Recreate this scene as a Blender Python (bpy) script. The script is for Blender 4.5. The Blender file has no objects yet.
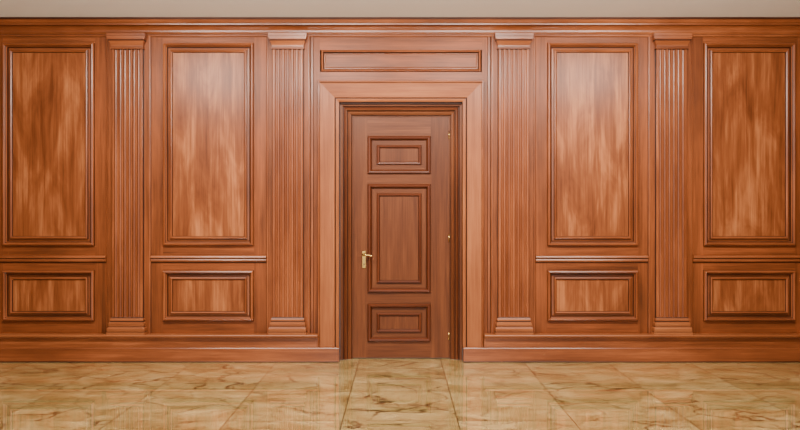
import bpy, math, random
from mathutils import Vector
random.seed(7)
S=0.0088; D=6.0; CZ=146*S
def X(px,prot=0.0): return (px-400)*S*(D-prot)/D
def Z(py,prot=0.0): return CZ+(215-py)*S*(D-prot)/D

# ---------------------------------------------------------------- materials
def new_mat(name):
    m=bpy.data.materials.new(name); m.use_nodes=True
    nt=m.node_tree; b=nt.nodes['Principled BSDF']; return m,nt,b
def wood(name,c_dark,c_mid,c_light,rough=0.38,coat=0.0,flame=0.5,fine=1.2,lo=0.38,hi=0.62,fl=(3.0,1.0),dist=0.2,streak=(18,0.6),spec=0.25,figure=0.0,figfreq=110.0):
    m,nt,b=new_mat(name); N=nt.nodes; L=nt.links
    uv=N.new('ShaderNodeUVMap')
    def noise(su,sv,detail,dist,rough_=0.6):
        mp=N.new('ShaderNodeMapping'); mp.inputs['Scale'].default_value=(su,sv,1)
        L.new(uv.outputs[0],mp.inputs[0])
        n=N.new('ShaderNodeTexNoise'); n.inputs['Scale'].default_value=1
        n.inputs['Detail'].default_value=detail; n.inputs['Distortion'].default_value=dist
        n.inputs['Roughness'].default_value=rough_
        L.new(mp.outputs[0],n.inputs['Vector']); return n
    n1=noise(streak[0],streak[1],6,0.0); n2=noise(fl[0],fl[1],4,dist); n3=noise(85,2.0,3,0.0,0.7)
    def math_(op,a,bv,c=None):
        k=N.new('ShaderNodeMath'); k.operation=op
        for i,v in enumerate((a,bv,c)):
            if v is None: continue
            if hasattr(v,'links') or hasattr(v,'is_output'): L.new(v,k.inputs[i])
            else: k.inputs[i].default_value=v
        return k.outputs[0]
    s=math_('MULTIPLY',n2.outputs[0],flame)
    s=math_('MULTIPLY_ADD',n1.outputs[0],0.55,s)
    s=math_('MULTIPLY_ADD',n3.outputs[0],0.38*fine,s)
    tot=flame+0.55+0.38*fine
    s=math_('DIVIDE',s,tot)
    if figure>0:   # growth-ring lines following the contours of a slow noise (cathedral figure)
        nf_=noise(2.6,0.35,2,0.1,0.4)
        ph=math_('MULTIPLY',nf_.outputs[0],figfreq); sn=math_('SINE',ph,0.0)
        s=math_('MULTIPLY_ADD',sn,figure,s)
    r=N.new('ShaderNodeValToRGB'); L.new(s,r.inputs[0])
    e=r.color_ramp.elements
    e[0].position=lo; e[0].color=(*c_dark,1); e[1].position=hi; e[1].color=(*c_light,1)
    k=e.new(0.5); k.color=(*c_mid,1)
    L.new(r.outputs[0],b.inputs['Base Color'])
    b.inputs['Roughness'].default_value=rough; b.inputs['Specular IOR Level'].default_value=spec
    b.inputs['Coat Weight'].default_value=coat; b.inputs['Coat Roughness'].default_value=0.25
    bp=N.new('ShaderNodeBump'); bp.inputs['Strength'].default_value=0.04; bp.inputs['Distance'].default_value=0.002
    L.new(n3.outputs[0],bp.inputs['Height']); L.new(bp.outputs[0],b.inputs['Normal'])
    return m
def sc(c,f): return tuple(v*f for v in c)
base=(0.178,0.0455,0.0125)
W =wood('stained_wood',      sc(base,0.45),base,sc(base,1.6),figure=0.008)
WF=wood('stained_wood_field',(0.100,0.0240,0.0066),(0.205,0.056,0.0162),(0.44,0.152,0.052),rough=0.34,flame=0.8,fine=1.1,lo=0.37,hi=0.65,fl=(5.0,1.3),dist=0.8,streak=(24,1.2),figure=0.014,figfreq=90.0)
WM=wood('stained_wood_moulding',(0.118,0.0280,0.0076),(0.202,0.0520,0.0145),(0.335,0.096,0.030),rough=0.3,spec=0.45)
WL=wood('stained_wood_leaf', (0.068,0.0175,0.0055),(0.112,0.0308,0.0094),(0.168,0.050,0.0160),rough=0.4,fine=1.5,fl=(5,.5),dist=0.1,spec=0.22,figure=0.010)
WC=wood('stained_wood_casing',(0.180,0.048,0.0143),(0.255,0.074,0.0225),(0.345,0.112,0.037),rough=0.36)
WR=wood('red_moulding_wood',(0.058,0.0128,0.0041),(0.090,0.0208,0.0066),(0.128,0.031,0.0100),rough=0.3)
G =wood('glaze_shade_wood',(0.024,0.0056,0.0019),(0.045,0.011,0.0036),(0.070,0.018,0.0057),rough=0.45)  # dark glaze tone that also paints crease shade into grooves and step edges
MATS=[W,WF,WM,WL,WC,WR,G]
iW,iF,iM,iL,iC,iR,iG=range(7)
brass,nt,b=new_mat('brass'); b.inputs['Base Color'].default_value=(0.55,0.34,0.10,1)
b.inputs['Metallic'].default_value=1; b.inputs['Roughness'].default_value=0.25
black,nt,b=new_mat('keyhole_black'); b.inputs['Base Color'].default_value=(0.01,0.01,0.01,1)

# ---------------------------------------------------------------- mesh builder
class MB:
    def __init__(s): s.v=[];s.f=[];s.m=[];s.uv=[]
    def quad(s,pts,mat,grain,off):
        i=len(s.v); s.v+= [tuple(p) for p in pts]; s.f.append(list(range(i,i+len(pts)))); s.m.append(mat)
        for p in pts:
            if grain=='z': s.uv.append((p[0]+p[1]*1.3+off[0],p[2]+off[1]))
            elif grain=='x': s.uv.append((p[2]+p[1]*1.3+off[0],p[0]+off[1]))
            else: s.uv.append((p[0]+p[2]+off[0],p[1]+off[1]))
    def off(s): return (random.uniform(0,60),random.uniform(0,60))
    def rect(s,x0,x1,z0,z1,y,mat,grain,o=None):
        s.quad([(x0,y,z0),(x1,y,z0),(x1,y,z1),(x0,y,z1)],mat,grain,o or s.off())
    def box(s,x0,x1,y0,y1,z0,z1,mat,grain='z',o=None):
        o=o or s.off()
        s.quad([(x0,y0,z0),(x1,y0,z0),(x1,y0,z1),(x0,y0,z1)],mat,grain,o)
        s.quad([(x1,y1,z0),(x0,y1,z0),(x0,y1,z1),(x1,y1,z1)],mat,grain,o)
        s.quad([(x0,y1,z0),(x0,y0,z0),(x0,y0,z1),(x0,y1,z1)],mat,grain,o)
        s.quad([(x1,y0,z0),(x1,y1,z0),(x1,y1,z1),(x1,y0,z1)],mat,grain,o)
        s.quad([(x0,y0,z1),(x1,y0,z1),(x1,y1,z1),(x0,y1,z1)],mat,grain,o)
        s.quad([(x0,y1,z0),(x1,y1,z0),(x1,y0,z0),(x0,y0,z0)],mat,grain,o)
    def rings(s,x0,x1,z0,z1,y,prof,mats,fill=None,fgrain='z',open_bottom=False):
        ot,ob,ol,orr=s.off(),s.off(),s.off(),s.off()
        def r(k):
            i,p=prof[k]; zb=z0 if open_bottom else z0+i
            yy=y-p
            return [(x0+i,yy,zb),(x1-i,yy,zb),(x1-i,yy,z1-i),(x0+i,yy,z1-i)]
        for k in range(len(prof)-1):
            a,c=r(k),r(k+1); m=mats[k]
            if not open_bottom: s.quad([a[0],a[1],c[1],c[0]],m,'x',ob)
            s.quad([a[1],a[2],c[2],c[1]],m,'z',orr)
            s.quad([a[2],a[3],c[3],c[2]],m,'x',ot)
            s.quad([a[3],a[0],c[0],c[3]],m,'z',ol)
        if fill is not None: s.quad(r(len(prof)-1),fill,fgrain,s.off())
    def extr_x(s,x0,x1,prof,mats,closed_caps=True):
        o=s.off()
        for k in range(len(prof)-1):
            (p,z),(q,w)=prof[k],prof[k+1]
            s.quad([(x0,-p,z),(x1,-p,z),(x1,-q,w),(x0,-q,w)],mats[k],'x',o)
        if closed_caps:
            for x in (x0,x1): s.quad([(x,-p,z) for p,z in prof],mats[0],'z',o)
    def extr_z(s,z0,z1,prof,mats,y=0):
        o=s.off()
        for k in range(len(prof)-1):
            (x,p),(w,q)=prof[k],prof[k+1]
            s.quad([(x,y-p,z0),(w,y-q,z0),(w,y-q,z1),(x,y-p,z1)],mats[k],'z',o)
    def stack(s,cx,levels,mats,y=0):
        o=s.off()
        for k in range(len(levels)-1):
            z,h,p=levels[k]; w,g,q=levels[k+1]; m=mats[k]
            s.quad([(cx-h,y-p,z),(cx+h,y-p,z),(cx+g,y-q,w),(cx-g,y-q,w)],m,'x',o)
            s.quad([(cx-h,y,z),(cx-h,y-p,z),(cx-g,y-q,w),(cx-g,y,w)],m,'x',o)
            s.quad([(cx+h,y-p,z),(cx+h,y,z),(cx+g,y,w),(cx+g,y-q,w)],m,'x',o)
        for k in (0,-1):
            z,h,p=levels[k]
            s.quad([(cx-h,y-p,z),(cx+h,y-p,z),(cx+h,y,z),(cx-h,y,z)],mats[0],'x',o)
    def obj(s,name,parent=None,mats=None):
        xs=[(min(v[i] for v in s.v)+max(v[i] for v in s.v))/2 for i in range(3)]
        me=bpy.data.meshes.new(name)
        me.from_pydata([(v[0]-xs[0],v[1]-xs[1],v[2]-xs[2]) for v in s.v],[],s.f)
        for m in (mats or MATS): me.materials.append(m)
        uvl=me.uv_layers.new(name='UVMap')
        for i,u in enumerate(s.uv): uvl.data[i].uv=u
        for p,m in zip(me.polygons,s.m): p.material_index=m
        me.update()
        o=bpy.data.objects.new(name,me); bpy.context.scene.collection.objects.link(o)
        o.location=xs
        if parent: o.parent=parent
        return o

# ---------------------------------------------------------------- layout (px in photo -> metres)
CEIL=Z(17,0.12)
HALF=5.35
bays=[(-165,-53,-153,-65),(-9,107,3,95),(151,267,163,254),(535,648,547,638),(692,808,703,795),(852,966,864,952)]
boards=[(-53,-9),(107,151),(267,310),(491,535),(648,692),(808,852)]
zT=Z(35); zB=Z(334)
pT0,pT1=Z(43),Z(246); pB0,pB1=Z(270),Z(321)

w=MB()
for (a,b_,p0,p1) in bays:
    a,b_,p0,p1=map(X,(a,b_,p0,p1)); 
    w.rect(a,p0,zB,zT,0,iW,'z'); w.rect(p1,b_,zB,zT,0,iW,'z')
    w.rect(p0,p1,pT0,zT,0,iW,'x'); w.rect(p0,p1,pB0,pT1,0,iW,'x'); w.rect(p0,p1,zB,pB1,0,iW,'x')
for (a,b_) in boards: w.rect(X(a),X(b_),zB,zT,0,iW,'z')
w.rect(-HALF,X(-165),zB,zT,0,iW,'z'); w.rect(X(966),HALF,zB,zT,0,iW,'z')
w.rect(X(310),X(322),zB,Z(82),0,iW,'z'); w.rect(X(480),X(491),zB,Z(82),0,iW,'z')
w.rect(X(310),X(320),Z(82),zT,0,iW,'z'); w.rect(X(482),X(491),Z(82),zT,0,iW,'z')
w.rect(X(320),X(482),Z(50),zT,0,iW,'x'); w.rect(X(320),X(482),Z(84),Z(72),0,iW,'x')
w.rect(-HALF,HALF,zT,CEIL,0,iW,'x'); w.rect(-HALF,X(338),0,zB,0,iW,'x'); w.rect(X(465),HALF,0,zB,0,iW,'x')
w.box(-HALF,X(330),0.12,0.25,0,CEIL,iW); w.box(X(472),HALF,0.12,0.25,0,CEIL,iW); w.box(X(330),X(472),0.12,0.25,Z(95),CEIL,iW)
w.obj('wall_back')

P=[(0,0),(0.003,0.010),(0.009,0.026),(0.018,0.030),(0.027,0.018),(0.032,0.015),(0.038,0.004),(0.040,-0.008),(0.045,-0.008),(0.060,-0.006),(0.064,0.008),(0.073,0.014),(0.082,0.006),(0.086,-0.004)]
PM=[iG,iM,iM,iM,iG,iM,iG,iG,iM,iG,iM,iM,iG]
for (a,b_,p0,p1) in bays:
    for z1,z0 in ((pT0,pT1),(pB0,pB1)):
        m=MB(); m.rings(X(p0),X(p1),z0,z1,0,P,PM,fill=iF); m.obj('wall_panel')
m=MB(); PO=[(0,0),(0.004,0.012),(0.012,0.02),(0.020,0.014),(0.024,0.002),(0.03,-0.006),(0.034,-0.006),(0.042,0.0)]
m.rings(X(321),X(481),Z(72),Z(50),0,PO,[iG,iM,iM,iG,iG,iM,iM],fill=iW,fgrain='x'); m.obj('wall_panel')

for (a,b_) in boards:
    m=MB(); xa,xb=X(a),X(b_)
    m.extr_z(zB,zT-0.002,[(xa-0.004,0),(xa,0.004),(xa,0.012),(xa+0.006,0.016),(xa+0.012,0.016),(xa+0.014,0.011),(xb-0.014,0.011),(xb-0.012,0.016),(xb-0.006,0.016),(xb,0.012),(xb,0.004),(xb+0.004,0)],
             [iG,iG,iM,iM,iG,iW,iG,iM,iM,iG,iG])
    c=(xa+xb)/2; hw=15.2*S; pd=0.042
    prof=[(c-hw-0.005,0.0115),(c-hw,0.0125),(c-hw,pd-0.006),(c-hw+0.006,pd)]; ms=[iG,iG,iM]
    nf=6; mar=0.014; pitch=(2*hw-2*mar)/nf; fw=pitch*0.68
    for i in range(nf):
        x0=c-hw+mar+pitch*i+(pitch-fw)/2
        prof.append((x0,pd)); ms.append(iM)
        for k in range(1,7):
            t=math.pi*k/6
            prof.append((x0+fw/2-fw/2*math.cos(t),pd-0.017*math.sin(t))); ms.append(iG if k in(1,) else iM)
    prof+= [(c+hw-0.006,pd),(c+hw,pd-0.006),(c+hw,0.0125),(c+hw+0.005,0.0115)]; ms+=[iM,iM,iG,iG]
    m.extr_z(Z(322),Z(47),prof,ms)
    cap=[(Z(50.5),15.4*S,pd+.002),(Z(50),16.3*S,pd+.010),(Z(48.8),16.5*S,pd+.012),(Z(48),15.6*S,pd+.004),(Z(46.5),15.8*S,pd+.005),(Z(44.5),16.4*S,pd+.012),(Z(42.5),17.5*S,pd+.022),(Z(41.2),17.9*S,pd+.026),(Z(40.8),18.4*S,pd+.032),(Z(38.2),18.8*S,pd+.034),(Z(37.8),18.8*S,pd+.034),(zT-0.001,19*S,pd+.036)]
    m.stack(c,cap,[iG,iM,iG,iM,iM,iM,iG,iM,iM,iG,iM])
    bs=[(zB+0.001,19*S,pd+.036),(Z(331),19*S,pd+.036),(Z(330.6),18.3*S,pd+.030),(Z(329),18.6*S,pd+.034),(Z(327.2),18.6*S,pd+.034),(Z(326),17.8*S,pd+.026),(Z(325.4),17.2*S,pd+.020),(Z(323.5),17.5*S,pd+.024),(Z(322),17.4*S,pd+.022),(Z(321.2),16.6*S,pd+.014),(Z(320),16.3*S,pd+.012),(Z(318.6),16.6*S,pd+.014),(Z(317.5),16.2*S,pd+.008),(Z(316.5),15.4*S,pd+.002)]
    m.stack(c,bs,[iC,iG,iC,iC,iC,iG,iC,iC,iC,iG,iC,iC,iG])
    m.obj('pilaster')

for i,(a,b_,p0,p1) in enumerate(bays):
    m=MB(); zt=Z(255.5)
    pr=[(0,zt),(0.010,zt),(0.024,zt-0.006),(0.028,zt-0.014),(0.026,zt-0.022),(0.018,zt-0.026),(0.016,zt-0.032),(0.020,zt-0.040),(0.018,zt-0.050),(0.008,zt-0.056),(0.005,zt-0.064),(0,zt-0.064)]
    m.extr_x(X(a)+0.005,X(b_)-0.005,pr,[iM,iM,iM,iM,iG,iG,iM,iM,iM,iG,iG]); m.obj('trim_%d'%(i+1))
for k,(a,b_) in enumerate(((311,313.5),(487.5,490))):
    m=MB(); m.extr_z(zB,zT-0.002,[(X(a),0),(X(a)+.004,.01),(X(b_)-.004,.01),(X(b_),0)],[iG,iM,iG]); m.obj('trim_%d'%(7+k))

# cornice
m=MB(); c=CEIL; h=c-zT
pr=[(0.0,zT-0.018),(0.012,zT-0.018),(0.016,zT-0.010),(0.016,zT),(0.022,zT+0.002),(0.034,zT+0.016)]
for k in range(1,6):
    t=k/5*math.pi/2; pr.append((0.034+0.045*(1-math.cos(t)),zT+0.018+0.045*math.sin(t)))
pr+=[(0.088,zT+0.066),(0.090,zT+0.078),(0.096,zT+0.080),(0.106,zT+0.092),(0.112,zT+0.104),(0.112,c-0.018),(0.120,c-0.014),(0.120,c-0.001),(0,c-0.001)]
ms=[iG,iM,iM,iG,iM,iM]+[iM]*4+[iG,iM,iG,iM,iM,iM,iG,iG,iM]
m.extr_x(-HALF,HALF,pr,ms[:len(pr)-1]); m.obj('cornice')

# baseboards
for nm,xa,xm,xb in (('baseboard_left',-HALF,X(318.5),X(339.5)),('baseboard_right',HALF,X(483.5),X(463))):
    m=MB(); zt=Z(333.5); zl=Z(347)
    m.extr_x(xa,xm,[(0,zt),(0.085,zt),(0.089,zt-0.006),(0.086,zt-0.016),(0.074,zt-0.020),(0.068,zt-0.028),(0.054,zt-0.032),(0.053,zl)],[iC,iC,iC,iG,iC,iM,iM])
    m.extr_x(xa,xb,[(0,zl+.003),(0.056,zl+.003),(0.06,zl-0.003),(0.06,0.010),(0.062,0.007),(0.062,0)],[iC,iM,iM,iG,iG])
    s=-1 if xb<0 else 1
    m.box(min(xb,xb+s*0.09),max(xb,xb+s*0.09),-0.05,0.12,0,zl+0.002,iM,'z')
    m.obj(nm)

# door casing
m=MB()
cp=[(0,0),(0,0.030),(0.006,0.044),(0.016,0.046),(0.020,0.038),(0.030,0.036),(0.085,0.030),(0.146,0.022),(0.152,0.014),(0.156,0.014),(0.158,0.026),(0.172,0.030),(0.184,0.026),(0.186,-0.01),(0.188,-0.12)]
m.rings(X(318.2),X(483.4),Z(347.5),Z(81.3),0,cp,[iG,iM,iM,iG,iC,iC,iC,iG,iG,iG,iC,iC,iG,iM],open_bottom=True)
m.obj('door_casing')

# ---------------------------------------------------------------- door
door=bpy.data.objects.new('door_1',None); bpy.context.scene.collection.objects.link(door)
m=MB()
fx0,fx1,fz1=X(340),X(462.5),Z(103)
fr=[(0,-0.03),(0.022,-0.034),(0.026,-0.05),(0.032,-0.052),(0.046,-0.046),(0.056,-0.052),(0.060,-0.066),(0.066,-0.070),(0.080,-0.064),(0.094,-0.072),(0.100,-0.09),(0.106,-0.09),(0.107,-0.118)]
m.rings(fx0,fx1,0.001,fz1,0,fr,[iL,iG,iG,iR,iL,iG,iG,iL,iL,iG,iL,iG],open_bottom=True)
m.obj('frame',door)
ly=0.10
lx0,lx1,lz0,lz1=X(352,-ly),X(449.5,-ly),0.006,Z(114.5,-ly)
m=MB()
def lz(p): return Z(p,-ly)
def lx(p): return X(p,-ly)
pans=[(368,430.5,136,174),(367,431,184,292.5),(367,431,303.5,341.5)]
m.rect(lx0,lx(367.5),lz0,lz1,ly,iL,'z'); m.rect(lx(430.7),lx1,lz0,lz1,ly,iL,'z')
zz=[lz1]
for p in pans: zz+= [lz(p[2]),lz(p[3])]
zz.append(lz0)
for k in range(0,8,2): m.rect(lx(367.5),lx(430.7),zz[k+1],zz[k],ly,iL,'x')
lp=[(0,0),(0.003,0.014),(0.012,0.024),(0.024,0.022),(0.032,0.012),(0.036,0.0),(0.040,-0.006),(0.082,-0.006),(0.085,0.006),(0.092,0.012),(0.102,0.010),(0.107,-0.002),(0.111,-0.006)]
for p in pans:
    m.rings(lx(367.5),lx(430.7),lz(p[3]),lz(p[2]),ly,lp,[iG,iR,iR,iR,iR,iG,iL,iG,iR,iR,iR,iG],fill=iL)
m.rect(lx0,lx1,lz0,lz1,ly+0.045,iL,'z')
m.rect(lx0,lx1,lz0,lz0+0.001,ly,iG,'x')
for x in (lx0,lx1): m.quad([(x,ly,lz0),(x,ly+.045,lz0),(x,ly+.045,lz1),(x,ly,lz1)],iL,'z',m.off())
m.obj('leaf',door)
def prim(name,mat,smooth=True):
    o=bpy.context.object; o.name=name; o.data.materials.append(mat)
    if smooth:
        for p in o.data.polygons: p.use_smooth=True
    o.parent=door; return o
def cyl(name,r,d,loc,rot,mat=brass):
    bpy.ops.mesh.primitive_cylinder_add(radius=r,depth=d,location=loc,rotation=rot,vertices=24); return prim(name,mat)
hx=lx(364); 
bpy.ops.mesh.primitive_cube_add(size=1,location=(hx,ly-0.004,lz(259.5))); o=bpy.context.object; o.scale=(0.036,0.008,0.155)
bpy.ops.object.transform_apply(location=False,rotation=False,scale=True)
bv=o.modifiers.new('b','BEVEL'); bv.width=0.0035; bv.segments=3; prim('handle_plate',brass,False)
cyl('handle_rose',0.014,0.012,(hx,ly-0.012,lz(254.5)),(math.pi/2,0,0))
cu=bpy.data.curves.new('lever','CURVE'); cu.dimensions='3D'; cu.bevel_depth=0.0085; cu.bevel_resolution=5; cu.use_fill_caps=True
sp=cu.splines.new('BEZIER'); pts=[(hx,ly-0.008,lz(254.5)),(hx,ly-0.05,lz(254.5)),(hx+0.03,ly-0.058,lz(254.7)),(hx+0.075,ly-0.055,lz(255.6))]
sp.bezier_points.add(3)
for bpnt,p in zip(sp.bezier_points,pts): bpnt.co=p; bpnt.handle_left_type=bpnt.handle_right_type='AUTO'
o=bpy.data.objects.new('handle_lever',cu); bpy.context.scene.collection.objects.link(o); cu.materials.append(brass); o.parent=door
cyl('keyhole',0.006,0.004,(hx,ly-0.009,lz(264)),(math.pi/2,0,0),black)
for k,py in enumerate((135,238,336)):
    cyl('hinge_%d'%(k+1),0.005,0.07,(lx(449),ly-0.004,lz(py)),(0,0,0))
# ---------------------------------------------------------------- floor
YB=-9.0
fm,nt,b=new_mat('polished_marble'); N=nt.nodes; L=nt.links
tc=N.new('ShaderNodeTexCoord')
TS=0.72
def vm(op,a,bb):
    q=N.new('ShaderNodeVectorMath'); q.operation=op; L.new(a,q.inputs[0])
    if isinstance(bb,tuple): q.inputs[1].default_value=bb
    else: L.new(bb,q.inputs[1])
    return q.outputs[0]
tsc=vm('MULTIPLY',tc.outputs['Object'],(1/TS,1/TS,0)); tsc=vm('ADD',tsc,(0.5,0.35,0))
flo=vm('FLOOR',tsc,(0,0,0))
wn=N.new('ShaderNodeTexWhiteNoise'); L.new(flo,wn.inputs['Vector'])
offv=vm('MULTIPLY',wn.outputs['Color'],(9,9,9))
P0=vm('ADD',tc.outputs['Object'],offv)
def mapn(scale,rot=0):
    mp=N.new('ShaderNodeMapping'); mp.inputs['Scale'].default_value=scale; mp.inputs['Rotation'].default_value=(0,0,rot)
    L.new(P0,mp.inputs[0]); return mp
def nz(mp,scale,detail,dist=0.0):
    n=N.new('ShaderNodeTexNoise'); n.inputs['Scale'].default_value=scale; n.inputs['Detail'].default_value=detail
    n.inputs['Distortion'].default_value=dist; L.new(mp.outputs[0],n.inputs['Vector']); return n
big=nz(mapn((0.9,1.3,1),0.3),4.0,9,0.6)
r=N.new('ShaderNodeValToRGB'); L.new(big.outputs[0],r.inputs[0]); e=r.color_ramp.elements
e[0].position=0.28; e[0].color=(0.29,0.175,0.050,1); e[1].position=0.70; e[1].color=(0.62,0.45,0.185,1)
k=e.new(0.5); k.color=(0.45,0.305,0.105,1)
def veins(scale,rot,width):
    mp=mapn((0.8,1.3,1),rot); dn=nz(mp,1.8,6)
    mx=N.new('ShaderNodeVectorMath'); mx.operation='MULTIPLY_ADD'; L.new(dn.outputs['Color'],mx.inputs[0]); mx.inputs[1].default_value=(0.9,0.9,0); L.new(mp.outputs[0],mx.inputs[2])
    v=N.new('ShaderNodeTexVoronoi'); v.feature='DISTANCE_TO_EDGE'; v.inputs['Scale'].default_value=scale; L.new(mx.outputs[0],v.inputs['Vector'])
    rr=N.new('ShaderNodeValToRGB'); L.new(v.outputs['Distance'],rr.inputs[0]); rr.color_ramp.elements[0].color=(1,1,1,1); rr.color_ramp.elements[1].color=(0,0,0,1); rr.color_ramp.elements[1].position=width
    return rr.outputs[0]
va=veins(2.3,0.5,0.034); vb=veins(5.0,-0.6,0.034)
msk=nz(mapn((1,1,1)),1.6,3)
mr=N.new('ShaderNodeMapRange'); L.new(msk.outputs[0],mr.inputs[0]); mr.inputs[1].default_value=0.42; mr.inputs[2].default_value=0.6; mr.inputs[3].default_value=0.35; mr.inputs[4].default_value=1.0
def mul(a,bb):
    q=N.new('ShaderNodeMath'); q.operation='MULTIPLY'; L.new(a,q.inputs[0])
    if isinstance(bb,float): q.inputs[1].default_value=bb
    else: L.new(bb,q.inputs[1])
    return q.outputs[0]
def mixc(fac,a,col):
    q=N.new('ShaderNodeMix'); q.data_type='RGBA'; L.new(fac,q.inputs[0]); L.new(a,q.inputs[6]); q.inputs[7].default_value=col; return q.outputs[2]
c1=mixc(mul(va,mr.outputs[0]),r.outputs[0],(0.030,0.014,0.004,1))
c2=mixc(mul(vb,0.6),c1,(0.08,0.042,0.012,1))
fr_=vm('FRACTION',tsc,(0,0,0)); fr_=vm('SUBTRACT',fr_,(0.5,0.5,0)); fr_=vm('ABSOLUTE',fr_,(0,0,0))
sx=N.new('ShaderNodeSeparateXYZ'); L.new(fr_,sx.inputs[0])
mxm=N.new('ShaderNodeMath'); mxm.operation='MAXIMUM'; L.new(sx.outputs[0],mxm.inputs[0]); L.new(sx.outputs[1],mxm.inputs[1])
gt=N.new('ShaderNodeMath'); gt.operation='GREATER_THAN'; L.new(mxm.outputs[0],gt.inputs[0]); gt.inputs[1].default_value=0.4945
c3=mixc(mul(gt.outputs[0],0.85),c2,(0.05,0.03,0.01,1))
L.new(c3,b.inputs['Base Color']); b.inputs['Roughness'].default_value=0.0; b.inputs['IOR'].default_value=2.8
b.inputs['Coat Weight'].default_value=1.0; b.inputs['Coat Roughness'].default_value=0.0; b.inputs['Coat IOR'].default_value=2.4
def slab(name,x0,x1,y0,y1,z0,z1,mat):
    m=MB(); m.box(x0,x1,y0,y1,z0,z1,0); return m.obj(name,mats=[mat])
slab('floor',-HALF,HALF,YB,0.25,-0.1,0,fm)
cm,nt,b=new_mat('ceiling_plaster'); b.inputs['Base Color'].default_value=(0.88,0.88,0.82,1); b.inputs['Roughness'].default_value=0.9
n=nt.nodes.new('ShaderNodeTexNoise'); n.inputs['Scale'].default_value=60; bp=nt.nodes.new('ShaderNodeBump'); bp.inputs['Strength'].default_value=0.05
nt.links.new(n.outputs[0],bp.inputs['Height']); nt.links.new(bp.outputs[0],b.inputs['Normal'])
slab('ceiling',-HALF,HALF,YB,0.25,CEIL,CEIL+0.1,cm)
for nm,a in (('wall_left',-HALF-0.1),('wall_right',HALF)):
    m=MB(); m.box(a,a+0.1,YB,0.25,0,CEIL,0,'z'); m.obj(nm)

# ---------------------------------------------------------------- light
wd=bpy.data.worlds.new('World'); bpy.context.scene.world=wd; wd.use_nodes=True
wd.node_tree.nodes['Background'].inputs[0].default_value=(1,0.96,0.89,1); wd.node_tree.nodes['Background'].inputs[1].default_value=0.3
def area(name,loc,rot,sx,sy,e,col=(1,0.94,0.85)):
    l=bpy.data.lights.new(name,'AREA'); l.shape='RECTANGLE'; l.size=sx; l.size_y=sy; l.energy=e; l.color=col
    o=bpy.data.objects.new(name,l); bpy.context.scene.collection.objects.link(o); o.location=loc; o.rotation_euler=rot; return o
for i,x in enumerate((-2.1,-0.7,0.7,2.1)):
    area('ceiling_light',(x,-1.9,CEIL-0.03),(math.radians(28),0,0),1.0,0.4,118)
area('front_fill',(0,-8.5,1.7),(math.radians(90),0,0),4,2.4,100)  # added broad fill behind the camera, lights the wall frontally
area('ceiling_fill',(0,-4.2,2.2),(math.radians(180-38),0,0),6,0.3,46,(0.98,0.97,1))  # unseen upward fill added to brighten the ceiling, no fitting there

cam=bpy.data.cameras.new('camera'); co=bpy.data.objects.new('camera',cam); bpy.context.scene.collection.objects.link(co)
co.location=(0,-D,CZ); co.rotation_euler=(math.pi/2,0,0); cam.sensor_width=36; cam.lens=36*D/(800*S)
bpy.context.scene.camera=co
